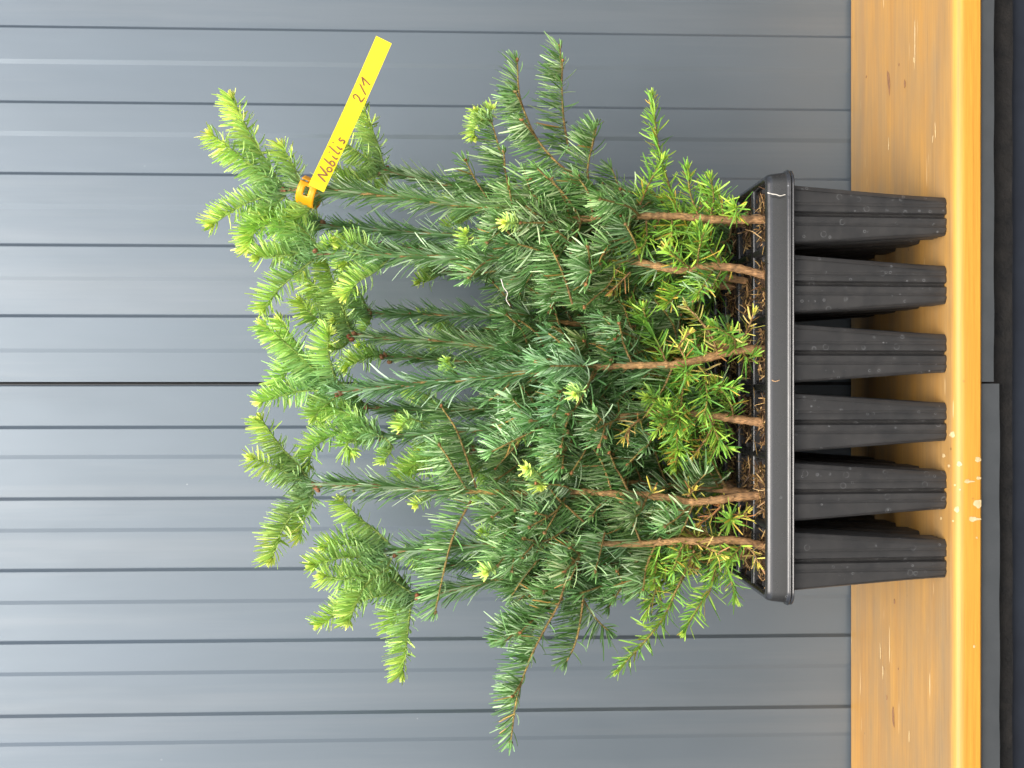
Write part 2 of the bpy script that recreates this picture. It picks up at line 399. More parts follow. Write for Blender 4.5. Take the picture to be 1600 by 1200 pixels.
# ------------------------------------------------------------------ the tray
TX = -0.003; PX = 0.0581; PY = 0.0525; TW = 0.3635; TD = 0.214; ZT = 0.1575
cellx = [TX+(2.5-i)*PX for i in range(6)]              # i = 0 is the photograph's topmost column
celly = [0.0285+PY*j for j in range(4)]
tray = empty('seedling_tray', (TX, 0.107, 0)); tag(tray, 'black plastic tray of deep fluted cells holding the fir seedlings', 'plant tray')
TL = (TX, 0.107, 0)
def rrect(hx, hy, r, n=6):
    p = []
    for cx, cy, a0 in ((hx-r, hy-r, 0), (-hx+r, hy-r, 90), (-hx+r, -hy+r, 180), (hx-r, -hy+r, 270)):
        for i in range(n+1):
            a = R(a0+90*i/n); p.append((cx+r*math.cos(a), cy+r*math.sin(a)))
    return p
# rim: rounded lip and skirt, swept round a rounded rectangle
prof = [(-0.0085, -0.012), (-0.0082, -0.004), (-0.0074, -0.0014), (-0.0060, -0.0002), (-0.0048, 0.0), (-0.0034, -0.0005), (-0.0021, -0.0016), (-0.0011, -0.0032), (-0.0004, -0.0056), (0.0010, -0.0165),
        (0.0014, -0.0182), (0.0030, -0.0188), (0.0033, -0.0196), (0.0018, -0.0200), (0.0018, -0.0212), (0.0028, -0.0216), (0.0028, -0.0224), (0.0, -0.0226), (-0.002, -0.019)]
v = []; f = []; k = None
for (o_, z_) in prof:
    loop = rrect(TW/2+o_-0.0022, TD/2+o_-0.0022, max(0.010+o_, 0.003)); k = len(loop)
    v += [(TX+x, 0.107+y, ZT+z_) for x, y in loop]
for s in range(len(prof)-1):
    for i in range(k):
        j = (i+1) % k; f.append((s*k+i, s*k+j, (s+1)*k+j, (s+1)*k+i))
link_mesh('rim', v, f, RIMP, tray, True, loc=TL)
# webs between the cells
def web(x0, x1, y0_, y1_, zt, along_x):
    h = 0.007; pr = []
    hw = ((y1_-y0_) if along_x else (x1-x0))/2
    for i in range(9):
        a = math.pi*i/8; pr.append((hw*math.cos(a), -0.0022+0.0022*math.sin(a)))
    pr = [(hw, -h)]+pr+[(-hw, -h)]
    v = []; f = []
    for s in (0, 1):
        for a, z in pr:
            if along_x: v.append((x0 if s == 0 else x1, (y0_+y1_)/2+a, zt+z))
            else: v.append(((x0+x1)/2-a, y0_ if s == 0 else y1_, zt+z))
    n = len(pr)
    for i in range(n-1): f.append((i, i+1, n+i+1, n+i))
    return v, f
for j in range(3):
    yy = (celly[j]+celly[j+1])/2
    v, f = web(TX-TW/2+0.008, TX+TW/2-0.008, yy-0.0032, yy+0.0032, ZT-0.0012, True); link_mesh('web', v, f, RIMP, tray, True, loc=TL)
for i in range(5):
    xx = (cellx[i]+cellx[i+1])/2
    v, f = web(xx-0.0034, xx+0.0034, 0.005, 0.209, ZT-0.0018, False); link_mesh('web', v, f, RIMP, tray, True, loc=TL)
# one cell: fluted, tapering tube
def cell_mesh():
    zs = [(z_*0.1575/0.152, t_) for z_, t_ in [(-0.0065, 1.0), (-0.03, .93), (-0.06, .85), (-0.09, .77), (-0.12, .69), (-0.1450, .63), (-0.1498, .622), (-0.1515, .615), (-0.1520, .59)]]
    v = []; 
    def ring(t, z, ins=0.0, gd=1.0, endr=0.0):
        H = 0.0264*t-ins; Hy = 0.0240*t-ins
        loop = []
        for side in range(4):
            hx = H if side % 2 == 0 else Hy       # half width along the side
            hd = Hy if side % 2 == 0 else H       # distance of the side from the centre
            a_ = hx-0.0012
            # rib features keep their width, corners close in as the cell tapers
            seg = [(-hx, 0.0046), (-a_, 0.0018), (-hx+0.002+0.25*(hx-0.0118), 0.0009), (-0.0118, 0.0002), (-0.0112, 0.0), (-0.0100, 0.0), (-0.0094, 0.0008), (-0.0078, 0.0011), (-0.0070, 0.0003), (-0.0040, 0.0), (-0.0024, 0.0001),
                   (-0.0016, 0.0013), (-0.0010, 0.0038*gd), (0.0, 0.0043*gd), (0.0010, 0.0038*gd), (0.0016, 0.0013), (0.0024, 0.0001), (0.0040, 0.0), (0.0070, 0.0003), (0.0078, 0.0011), (0.0094, 0.0008), (0.0100, 0.0), (0.0112, 0.0), (0.0118, 0.0002),
                   (hx-0.002-0.25*(hx-0.0118), 0.0009), (a_, 0.0018)]
            for u, dpt in seg:
                X_, Y_ = u, -(hd-dpt)
                for _ in range(side): X_, Y_ = -Y_, X_
                loop.append((X_, Y_, z))
        return loop
    rings = []
    for z, t in zs: rings.append(ring(t, z))
    rings.append([(x*0.35, y*0.35, -0.1560) for x, y, z in rings[-1]])
    # inner wall, from the rim down to under the soil
    inner = [ring(0.955, -0.004, 0.0006), ring(0.93, -0.03, 0.0006)]
    V = []; Fc = []
    seq = [inner[1], inner[0]]+rings
    k = len(rings[0])
    for rg in seq: V += rg
    for s in range(len(seq)-1):
        for i in range(k):
            j = (i+1) % k; Fc.append((s*k+i, (s+1)*k+i, (s+1)*k+j, s*k+j))
    return V, Fc
V, Fc = cell_mesh()
cell0 = link_mesh('cell', V, Fc, CELLP, tray, True)
cell0.data.set_sharp_from_angle(angle=R(48))
first = True
for j in range(4):
    for i in range(6):
        c = cell0 if first else cell0.copy()
        if not first: COL.objects.link(c); c.parent = tray
        first = False
        c.location = (cellx[i]-TX, celly[j]-0.107, ZT)

# ------------------------------------------------------------------ plants
UP = np.array([0, 0, 1.0])
def nrm(a): return a/np.maximum(np.linalg.norm(a, axis=-1, keepdims=True), 1e-9)
class Acc:
    def __init__(s): s.v = []; s.f = []; s.c = []; s.m = []; s.n = 0
    def add(s, v, f, c, m):
        s.v.append(v); s.f.append(f+s.n); s.c.append(c); s.m.append(np.full(len(f), m)); s.n += len(v)
    def build(s, name, parent, base):
        if not s.v: return None
        v = np.concatenate(s.v); f = np.concatenate(s.f); c = np.concatenate(s.c); m = np.concatenate(s.m)
        return link_mesh(name, v, f, [NEEDLE, BARK], parent, True, m, c, base)
def curve(pts, step=0.002):
    """Catmull-Rom resample to even steps"""
    p = np.asarray(pts, float)
    if len(p) == 2: p = np.array([p[0], (p[0]+p[1])/2, p[1]])
    q = np.vstack([2*p[0]-p[1], p, 2*p[-1]-p[-2]]); out = []
    for i in range(1, len(q)-2):
        t = np.linspace(0, 1, 14, endpoint=False)[:, None]
        a, b, c, d = q[i-1], q[i], q[i+1], q[i+2]
        out.append(0.5*((2*b)+(c-a)*t+(2*a-5*b+4*c-d)*t**2+(3*b-a-3*c+d)*t**3))
    out = np.vstack(out+[p[-1:]])
    L = np.concatenate([[0], np.cumsum(np.linalg.norm(np.diff(out, axis=0), axis=1))])
    n = max(int(L[-1]/step), 4); s = np.linspace(0, L[-1], n+1)
    return np.stack([np.interp(s, L, out[:, k]) for k in range(3)], 1), L[-1]
def tube(A, pts, r0, r1, c0, c1, rg, m=1, k=7, bumpy=0.12):
    n = len(pts); T = nrm(np.gradient(pts, axis=0))
    ref = np.array([0.31, 0.9, 0.22]); U = nrm(np.cross(T, ref)); W = np.cross(T, U)
    t = np.linspace(0, 1, n); rad = r0+(r1-r0)*t
    rad = rad*(1+bumpy*rg.standard_normal(n)*0.7)
    a = np.arange(k)*2*np.pi/k
    v = pts[:, None]+rad[:, None, None]*(np.cos(a)[None, :, None]*U[:, None]+np.sin(a)[None, :, None]*W[:, None])
    v = v*1.0+rg.standard_normal(v.shape)*rad.mean()*bumpy*0.25
    f = []
    i = np.arange(n-1)[:, None]*k; j = np.arange(k)[None, :]; j2 = (j+1) % k
    f = np.stack([i+j, i+j2, i+k+j2, i+k+j], -1).reshape(-1, 4)
    col = np.asarray(c0)[None]*(1-t[:, None])+np.asarray(c1)[None]*t[:, None]
    col = col*(1+0.18*rg.standard_normal((n, 1)))
    col = np.repeat(np.clip(col, 0.005, 1), k, 0); col = np.hstack([col, np.ones((len(col), 1))])
    A.add(v.reshape(-1, 3), f, col, m)
def needles(A, root, d, bend, L, Wd, col, rg, roll_ref):
    """flattened, creased, rounded needles with four cross-rows"""
    N = len(root)
    if N == 0: return
    ts = np.array([0.0, 0.3, 0.72, 1.0]); wp = np.array([0.55, 1.0, 0.98, 0.50])
    c = root[:, None]+d[:, None]*(L[:, None]*ts[None])[..., None]+bend[:, None]*(L[:, None]*ts[None]**2)[..., None]
    tan = nrm(d[:, None]+2*bend[:, None]*ts[None, :, None])
    side = nrm(np.cross(tan, roll_ref[:, None]+0.001)); nor = np.cross(side, tan)
    hw = (Wd[:, None]*wp[None]*0.5)[..., None]
    l_ = c-side*hw; r_ = c+side*hw; mid = c-nor*hw*0.65
    v = np.stack([l_, mid, r_], 2).reshape(N*12, 3)
    b = (np.arange(N)*12)[:, None]
    q = []
    for rrow in range(3):
        for s in range(2):
            a = rrow*3+s; q.append([a, a+1, a+4, a+3])
    f = (b[:, :, None]+np.array(q)[None]).reshape(-1, 4)
    cc = np.repeat(col[:, None], 12, 1)
    tipf = np.array([0.86]*3+[1.0]*3+[1.06]*3+[1.14]*3)
    cc = cc*tipf[None, :, None]
    cc = np.concatenate([np.clip(cc, 0, 1), np.ones((N, 12, 1))], 2).reshape(-1, 4)
    A.add(v, f, cc, 0)
PAL = dict(
    B=[(0.060, 0.160, 0.038), (0.170, 0.335, 0.105), (0.450, 0.610, 0.340)],
    L=[(0.085, 0.200, 0.062), (0.205, 0.380, 0.150), (0.490, 0.640, 0.420)],
    N=[(0.360, 0.620, 0.120), (0.540, 0.800, 0.150), (0.740, 0.900, 0.190)],
    Y=[(0.120, 0.310, 0.045), (0.230, 0.470, 0.060), (0.420, 0.620, 0.080)],
    D=[(0.500, 0.560, 0.080), (0.800, 0.680, 0.130), (0.700, 0.480, 0.170)])
STY = {  # density/m, length, width, angle deg, angle jitter, brush-up, bend, radial bias
    'B': dict(n=1400, L=0.0190, W=0.00138, a=80, aj=6, up=0.60, bend=0.36, droop=0.80),
    'L': dict(n=2000, L=0.0225, W=0.00140, a=25, aj=8, up=0.05, bend=0.20, droop=0.0),
    'N': dict(n=3100, L=0.0128, W=0.00150, a=80, aj=5, up=0.45, bend=0.34, droop=0.50),
    'Y': dict(n=1250, L=0.0150, W=0.00145, a=62, aj=14, up=0.15, bend=0.16, droop=0.3),
    'D': dict(n=800, L=0.0130, W=0.00125, a=62, aj=18, up=0.05, bend=0.15, droop=0.1)}
WOODC = dict(B=((0.30, 0.18, 0.055), (0.42, 0.30, 0.08)), L=((0.34, 0.22, 0.06), (0.42, 0.26, 0.08)), N=((0.32, 0.40, 0.09), (0.34, 0.52, 0.09)),
             Y=((0.28, 0.15, 0.05), (0.34, 0.30, 0.06)), D=((0.30, 0.16, 0.06), (0.40, 0.24, 0.09)))
def shoot(A, pts, kind, rg, r0=0.0013, r1=0.0007, hue=None, dens=1.0, ls=1.0, wood=True, tuft=True, s0=0.0, bud=True):
    st = STY[kind]; C, L = curve(pts)
    if wood: tube(A, C, r0, r1, WOODC[kind][0], WOODC[kind][1], rg)
    n = int(st['n']*L*dens*(1-s0)); n = max(n, 6)
    u = s0+(1-s0)*np.clip((np.arange(n)+rg.random(n)*0.8)/n, 0, 1); idx = u*(len(C)-1); i0 = np.clip(idx.astype(int), 0, len(C)-2); fr = (idx-i0)[:, None]
    root = C[i0]*(1-fr)+C[i0+1]*fr; T = nrm(C[i0+1]-C[i0])
    up = UP-T*(T@UP)[:, None]; un = np.linalg.norm(up, axis=1, keepdims=True)
    rnd = nrm(np.cross(T, np.array([0.2, -1, 0.1]))); up = np.where(un > 0.25, up/np.maximum(un, 1e-6), rnd)
    sd = np.cross(T, up); ph = (np.arange(n)*2.39996+rg.random()*6.28+rg.normal(0, 0.22, n))
    rad = np.cos(ph)[:, None]*up+np.sin(ph)[:, None]*sd
    k = np.sum(rad*up, 1); flip = (k < 0) & (rg.random(n) < st['droop'])
    rad = rad-up*np.where(flip, k*1.55, 0)[:, None]
    # needles are brushed to the upper side only on lying shoots
    lie = np.clip(un[:, 0], 0, 1)
    rad = nrm(rad+up*(st['up']*lie)[:, None])
    al = np.radians(st['a']+st['aj']*rg.standard_normal(n))
    tipness = np.clip((u-0.72)/0.28, 0, 1)
    al = al*(1-(0.36 if kind == 'N' else 0.55)*tipness**1.4)
    d = nrm(np.cos(al)[:, None]*T+np.sin(al)[:, None]*rad+rg.standard_normal((n, 3))*0.035)
    bd_ = st['bend']*(1+0.5*rg.standard_normal(n))
    if kind in 'BN': bend = (T*0.45+up*0.75*lie[:, None])*bd_[:, None]
    elif kind == 'L': bend = (rad*rg.uniform(-0.6, 1.3, n)[:, None])*bd_[:, None]+rg.standard_normal((n, 3))*0.05
    else: bend = (T*0.5+rg.standard_normal((n, 3))*0.5)*bd_[:, None]
    if kind == 'B':      # some old needles hang in loose S-bends
        w_ = rg.random(n) < 0.10; bend[w_] += rg.standard_normal((w_.sum(), 3))*0.35
    Ln = st['L']*ls*(1+(0.08 if kind in 'BN' else 0.15)*rg.standard_normal(n))*(1-(0.22 if kind == 'N' else 0.42)*tipness)*(0.72+0.28*np.clip(u/0.15, 0, 1))
    Ln = np.clip(Ln, 0.003, 0.03)
    Wd = st['W']*(1+0.12*rg.standard_normal(n))*(0.85+0.15*ls)
    pal = np.array(PAL[kind]); w = rg.beta(0.65, 0.8, (n, 1))
    col = np.where(w < 0.5, pal[0]+(pal[1]-pal[0])*w*2, pal[1]+(pal[2]-pal[1])*(w*2-1))
    if kind == 'N':      # bases of this year's shoots are already turning blue-green
        g_ = np.clip(1.0-u*1.15, 0, 1)[:, None]*0.8; col = col*(1-g_)+np.array([0.27, 0.48, 0.26])*g_
    if kind == 'Y':
        y_ = rg.random(n) < 0.07; col[y_] = np.array([0.55, 0.40, 0.06])
    if kind == 'D':
        y_ = rg.random(n) < 0.25; col[y_] = np.array([0.36, 0.17, 0.055])
    if kind == 'B':
        y_ = rg.random(n) < 0.012; col[y_] = np.array([0.40, 0.24, 0.07])
    col = col*(1+0.14*rg.standard_normal((n, 1)))
    if hue is not None: col = col*np.asarray(hue)[None]
    needles(A, root, d, bend, Ln, Wd, np.clip(col, 0.004, 1), rg, rad+rg.standard_normal((n, 3))*0.35)
    if tuft:
        m = 34 if kind == 'N' else 9
        T1 = nrm(C[-1]-C[-3]); al = np.radians(rg.uniform(4, 62 if kind == 'N' else 42, m)); ph = rg.random(m)*6.283
        u1 = nrm(np.cross(T1, np.array([0.3, 0.9, 0.1]))); u2 = np.cross(T1, u1)
        rd = np.cos(ph)[:, None]*u1+np.sin(ph)[:, None]*u2
        d = nrm(np.cos(al)[:, None]*T1+np.sin(al)[:, None]*rd)
        col = np.repeat(pal[2 if kind in 'NY' else 1][None], m, 0)*(1+0.12*rg.standard_normal((m, 1)))
        if hue is not None: col = col*np.asarray(hue)[None]
        needles(A, np.repeat(C[-1][None], m, 0)-T1*0.002, d, -rd*0.15, np.full(m, st['L']*ls*0.55)*(1+0.15*rg.standard_normal(m)), np.full(m, st['W']), np.clip(col, 0, 1), rg, rd)
    if bud and kind in 'BL' and rg.random() < 0.7:
        budball(A, C[-1]+nrm(C[-1]-C[-2])*0.0012, 0.0017, rg)
    return C
def budball(A, c, r, rg, col=(0.42, 0.20, 0.07)):
    th = np.linspace(0.15, 3.0, 5); v = []
    for t in th:
        for a in np.arange(6)*math.pi/3: v.append([r*math.sin(t)*math.cos(a), r*math.sin(t)*math.sin(a), 1.35*r*math.cos(t)])
    v = np.array(v)@_rot(rg)+c+rg.standard_normal((30, 3))*r*0.06
    i = np.arange(4)[:, None]*6; j = np.arange(6)[None]; j2 = (j+1) % 6
    f = np.stack([i+j, i+j2, i+6+j2, i+6+j], -1).reshape(-1, 4)
    cc = np.tile(np.array([*col, 1.0]), (30, 1))*np.r_[rg.uniform(0.7, 1.2), 1, 1, 1]
    A.add(v, f, cc, 1)
def _rot(rg):
    q = rg.standard_normal(4); q /= np.linalg.norm(q); a, b, c, d = q
    return np.array([[1-2*(c*c+d*d), 2*(b*c-a*d), 2*(b*d+a*c)], [2*(b*c+a*d), 1-2*(b*b+d*d), 2*(c*d-a*b)], [2*(b*d-a*c), 2*(c*d+a*b), 1-2*(b*b+c*c)]])

# Each seedling: leader as photograph pixels from the tray upward, a slight lean in depth, and its own side shoots.
# shoot entry: (kind, [(X, Y), ...], depth at start, depth at end)
T = {}
def tree(j, i, leader, shoots=(), dtop=0.0, nb=26, xb=(800, 1150), seed=0, bright=1.0, label='', ln=None, whorl=0, reach=1.0, tipn=0.07):
    T[(j, i)] = dict(leader=leader, shoots=shoots, dtop=dtop, nb=nb, xb=xb, seed=seed, bright=bright, label=label, ln=ln, whorl=whorl, reach=reach, tipn=tipn)

# front row, from the top of the photograph downward
tree(0, 0, [(1200, 343), (1120, 343), (1060, 338), (990, 338), (900, 342), (840, 335), (780, 325), (700, 318), (600, 305), (500, 297), (440, 297)],
  [('N', [(438, 294), (412, 272), (378, 246), (331, 210)], 0, -.008), ('N', [(440, 290), (415, 250), (388, 205), (362, 152)], 0, .012), ('N', [(470, 292), (460, 262), (440, 228)], 0, .01),
   ('N', [(442, 300), (412, 308), (375, 322), (330, 352)], 0, -.004), ('N', [(446, 305), (425, 325), (400, 352), (388, 388)], 0, .01), ('N', [(500, 310), (480, 330), (455, 345)], 0, .012),
   ('B', [(906, 272), (880, 262), (850, 232), (830, 200), (812, 150), (808, 96)], .03, .01), ('B', [(890, 240), (881, 190), (878, 140), (875, 74)], .05, .06),
   ('B', [(905, 338), (880, 302), (855, 278), (838, 262)], -.005, -.015), ('B', [(884, 344), (832, 337), (802, 345), (762, 378)], -.006, -.022),
   ('B', [(800, 320), (790, 270), (778, 225), (768, 190)], .03, .04), ('N', [(768, 192), (758, 186), (742, 196), (741, 216)], .04, .035), ('N', [(768, 190), (764, 178), (770, 168)], .04, .045), ('N', [(765, 190), (752, 184), (744, 172)], .04, .04),
   ('B', [(770, 322), (745, 285), (728, 252)], .03, .04),
   ('Y', [(1060, 338), (1045, 290), (1028, 225), (1019, 150)], 0, .02), ('Y', [(1090, 335), (1078, 300), (1075, 262)], 0, -.01), ('Y', [(1000, 320), (1015, 285), (1035, 250)], -.004, -.018),
   ('Y', [(1110, 338), (1115, 310), (1110, 278)], 0, -.02), ('Y', [(1150, 342), (1152, 330), (1148, 322)], -.005, -.03), ('Y', [(1130, 343), (1128, 322), (1122, 300)], 0, -.01),
   ('B', [(935, 320), (918, 270), (930, 210), (932, 195)], .02, .04), ('B', [(985, 330), (970, 300), (955, 262)], .02, .04), ('Y', [(1010, 345), (1010, 375), (1000, 390)], -.005, -.02), ('Y', [(1050, 345), (1050, 372)], -.005, -.02),
   ('B', [(905, 345), (880, 385), (860, 395)], -.003, -.012), ('B', [(860, 340), (830, 300), (820, 268)], .0, .01)],
  dtop=-.004, nb=26, seed=1, label='tallest fir seedling, topmost of the front row, yellow tag round its leader', ln=(450, 800))
tree(0, 1, [(1200, 422), (1150, 419), (1100, 417), (1060, 422), (1000, 410), (940, 404), (900, 402), (800, 402), (700, 402), (600, 398), (495, 396)],
  [('N', [(492, 394), (455, 398), (402, 402)], 0, -.01), ('N', [(494, 402), (462, 428), (435, 452), (412, 484)], 0, 0), ('N', [(494, 392), (462, 365), (425, 350), (398, 362), (392, 384)], 0, .01),
   ('N', [(500, 390), (480, 366), (455, 345), (410, 335)], 0, .012), ('N', [(590, 398), (575, 385), (555, 380), (530, 385)], 0, -.006), ('N', [(608, 404), (585, 425), (560, 440), (540, 462)], 0, .0), ('N', [(500, 400), (520, 375)], 0, -.01),
   ('B', [(772, 402), (750, 416), (734, 434)], -.005, -.022), ('B', [(894, 475), (884, 440), (872, 410), (860, 386)], -.02, -.032), ('Y', [(985, 408), (945, 405), (918, 400)], -.008, -.02),
   ('Y', [(1090, 415), (1092, 390), (1100, 362)], -.002, -.02), ('Y', [(1080, 420), (1060, 405), (1045, 392)], -.004, -.022), ('B', [(1130, 418), (1110, 450), (1085, 470)], 0, -.01), ('D', [(985, 425), (970, 440), (955, 455)], 0, .01),
   ('N', [(735, 400), (732, 380), (728, 362)], .0, -.01), ('Y', [(1115, 420), (1100, 445), (1090, 460)], -.002, -.018)],
  dtop=-.006, nb=24, seed=2, label='fir seedling second from the top in the front row, with an orange-brown bare stem', ln=(500, 940))
tree(0, 2, [(1200, 545), (1160, 547), (1130, 553), (1090, 563), (1050, 570), (990, 571), (930, 574), (860, 577), (800, 585), (700, 595), (600, 605), (528, 612)],
  [('N', [(526, 608), (495, 582), (462, 550), (412, 507)], 0, -.012), ('N', [(524, 612), (490, 610), (455, 614), (408, 628)], 0, -.004), ('N', [(500, 590), (470, 572), (446, 582), (434, 604)], 0, .01),
   ('N', [(530, 606), (520, 580), (512, 545), (515, 520)], 0, -.02), ('N', [(540, 612), (512, 630), (490, 652)], 0, .0), ('N', [(505, 600), (480, 560), (455, 525), (437, 500)], .02, .02),
   ('N', [(718, 590), (708, 577), (700, 562)], -.006, -.018), ('B', [(932, 580), (905, 628), (884, 665), (870, 735)], -.01, -.035), ('B', [(935, 575), (912, 560), (895, 545)], -.005, -.03),
   ('D', [(1075, 567), (1062, 540), (1078, 520)], -.004, -.02), ('D', [(1120, 556), (1128, 532), (1140, 515)], -.004, -.02), ('D', [(1150, 545), (1168, 515), (1178, 488)], -.004, -.02), ('D', [(1080, 560), (1098, 578), (1112, 590)], -.004, -.01),
   ('Y', [(1072, 572), (1075, 590)], -.012, -.03), ('Y', [(1110, 605), (1135, 605), (1150, 606)], -.01, -.022), ('Y', [(1160, 547), (1168, 560), (1180, 555)], -.002, -.01), ('Y', [(1070, 580), (1065, 625), (1062, 670)], -.005, -.02), ('Y', [(1100, 575), (1105, 620), (1100, 650)], -.005, -.02)],
  dtop=-.024, nb=24, seed=3, label='fir seedling third from the top in the front row, yellowed needles round its foot', ln=(530, 900))
tree(0, 3, [(1200, 662), (1165, 657), (1130, 652), (1060, 645), (980, 650), (900, 660), (800, 668), (700, 675), (600, 682)],
  [('N', [(598, 682), (570, 680), (540, 694), (550, 706)], 0, 0), ('N', [(590, 678), (555, 672), (520, 680), (490, 700), (482, 728)], 0, .01), ('N', [(602, 684), (612, 700), (598, 722)], 0, -.004), ('N', [(590, 676), (560, 655), (530, 640), (500, 622)], 0, .01), ('N', [(585, 690), (560, 690), (535, 688)], .01, .01),
   ('B', [(845, 668), (800, 690), (768, 706)], -.02, -.035), ('B', [(830, 660), (815, 640), (800, 622)], -.01, -.03), ('Y', [(1060, 650), (1058, 690), (1060, 705)], -.004, -.02), ('D', [(1000, 655), (985, 668), (975, 685)], -.01, -.02),
   ('Y', [(1110, 655), (1125, 690), (1140, 700)], -.004, -.012), ('N', [(660, 660), (640, 655), (625, 668)], .0, -.01), ('N', [(720, 690), (690, 705), (650, 725), (628, 742)], .01, .02)],
  dtop=.008, nb=26, seed=4, label='fourth fir seedling from the top in the front row, its upper stem half hidden', ln=(600, 860))
tree(0, 4, [(1200, 772), (1160, 776), (1120, 781), (1080, 784), (1050, 779), (1010, 774), (950, 771), (900, 768), (830, 770), (740, 768), (660, 765), (600, 760), (545, 757), (490, 757)],
  [('N', [(484, 752), (462, 722), (440, 700), (408, 655)], 0, 0), ('N', [(484, 756), (455, 742), (425, 728), (394, 716)], 0, -.012), ('N', [(486, 764), (460, 800), (440, 830), (424, 874)], 0, -.006), ('N', [(490, 764), (485, 790), (475, 812), (466, 838)], 0, .012),
   ('N', [(475, 745), (462, 730), (440, 715)], .01, .02), ('N', [(672, 775), (660, 783), (650, 790)], 0, -.006),
   ('B', [(729, 764), (713, 738), (700, 715), (687, 696)], -.008, -.03), ('B', [(744, 762), (728, 712), (712, 670), (690, 636)], -.004, -.012), ('B', [(737, 780), (715, 822), (700, 865), (680, 955)], -.006, -.02),
   ('B', [(912, 815), (890, 795), (868, 775), (845, 742)], -.01, -.03), ('N', [(845, 745), (835, 735), (822, 732)], -.03, -.036), ('N', [(848, 748), (846, 762)], -.03, -.036), ('N', [(870, 740), (868, 725), (866, 712)], -.02, -.03),
   ('B', [(955, 765), (940, 722), (918, 688)], -.004, -.012), ('D', [(1015, 775), (1020, 768)], -.005, -.01), ('Y', [(1140, 815), (1142, 812), (1143, 810)], .0, -.03), ('D', [(1150, 812), (1170, 800)], 0, -.012), ('D', [(1075, 775), (1085, 765)], -.004, -.012),
   ('B', [(1072, 775), (1085, 758), (1105, 738)], .005, -.004), ('B', [(1078, 790), (1060, 808), (1040, 822)], 0, -.02), ('B', [(950, 778), (935, 792), (925, 805)], 0, -.015), ('B', [(800, 772), (780, 790), (770, 815)], .01, .01)],
  dtop=-.008, nb=20, seed=5, label='fir seedling fifth from the top in the front row, with a long bare brown trunk', ln=(490, 760))
tree(0, 5, [(1200, 845), (1150, 844), (1100, 846), (1060, 845), (1000, 850), (940, 849), (900, 848), (840, 850), (780, 852), (700, 855), (614, 862)],
  [('N', [(610, 852), (590, 832), (560, 808), (534, 782)], 0, .0), ('N', [(602, 860), (570, 852), (540, 850), (506, 856)], 0, .008), ('N', [(604, 866), (570, 870), (530, 872), (488, 884)], 0, -.01), ('N', [(612, 872), (600, 892), (570, 915), (545, 972)], 0, -.01),
   ('N', [(606, 870), (580, 890), (540, 905), (505, 900)], 0, -.02),
   ('B', [(886, 826), (860, 842), (830, 850), (808, 858)], -.01, -.03), ('B', [(822, 790), (815, 830), (806, 858), (800, 890)], -.01, -.025), ('B', [(945, 832), (938, 862), (930, 892)], -.01, -.03),
   ('B', [(885, 905), (872, 945), (850, 985), (828, 1030), (808, 1090), (798, 1158)], .0, -.02), ('B', [(880, 935), (850, 955), (820, 975), (778, 1000)], .0, .0), ('B', [(912, 930), (905, 980), (897, 1010), (885, 1034)], .01, .0), ('B', [(900, 920), (930, 965), (950, 985)], .02, .02),
   ('B', [(845, 870), (820, 900), (800, 930)], .01, .02), ('B', [(862, 960), (838, 975), (822, 1010)], .0, .01),
   ('Y', [(1085, 860), (1060, 915), (1030, 975), (965, 1048)], .0, -.02), ('Y', [(1120, 865), (1110, 920), (1090, 950), (1070, 985)], .0, -.014), ('Y', [(1125, 850), (1138, 890), (1150, 935)], -.004, -.012), ('Y', [(1045, 870), (1010, 960)], .01, .02),
   ('D', [(1085, 848), (1110, 858), (1128, 868)], -.004, -.012), ('D', [(1165, 852), (1178, 865), (1185, 880)], -.004, -.014), ('Y', [(1160, 850), (1140, 875)], 0, -.01)],
  dtop=.0, nb=24, seed=6, label='lowest fir seedling of the front row, one long branch hanging below the rest', ln=(614, 800), tipn=0.05)
# second row
tree(1, 0, [(1185, 345), (1000, 335), (850, 318), (780, 305), (700, 290), (650, 277), (602, 266)],
  [('N', [(600, 262), (590, 225), (578, 195), (568, 166)], 0, .01), ('N', [(598, 264), (580, 250), (560, 238), (538, 222)], 0, -.01), ('N', [(600, 270), (578, 280), (555, 286), (532, 284)], 0, -.006), ('N', [(560, 280), (540, 268), (525, 262)], 0, 0), ('N', [(610, 268), (600, 290), (582, 296)], 0, 0)],
  dtop=.0, nb=20, seed=7, label='fir seedling at the top of the second row, its tip just under the yellow tag', ln=(610, 860))
tree(1, 1, [(1185, 430), (1000, 410), (850, 380), (740, 370), (620, 362), (502, 352)],
  [('N', [(500, 350), (470, 342), (430, 335), (400, 330)], 0, .01), ('N', [(500, 356), (470, 372), (440, 400)], 0, .01), ('N', [(505, 348), (480, 330), (462, 318)], 0, 0)],
  nb=20, seed=8, label='fir seedling second from the top in the second row, behind the tagged one', ln=(505, 860))
tree(1, 2, [(1185, 540), (1000, 545), (880, 555), (800, 546), (700, 535), (600, 528), (552, 522)],
  [('N', [(548, 518), (535, 480), (520, 440), (506, 394)], -.01, -.035), ('N', [(545, 515), (520, 475), (495, 450), (476, 430)], 0, .012), ('N', [(548, 520), (520, 505), (490, 495), (470, 470)], 0, .0), ('N', [(552, 515), (545, 500), (520, 500)], 0, -.02), ('N', [(550, 527), (530, 545), (515, 540)], 0, -.01)],
  dtop=-.01, nb=20, seed=9, label='fir seedling in the second row with reddish-brown whorl and long bent lime shoot', ln=(556, 880))
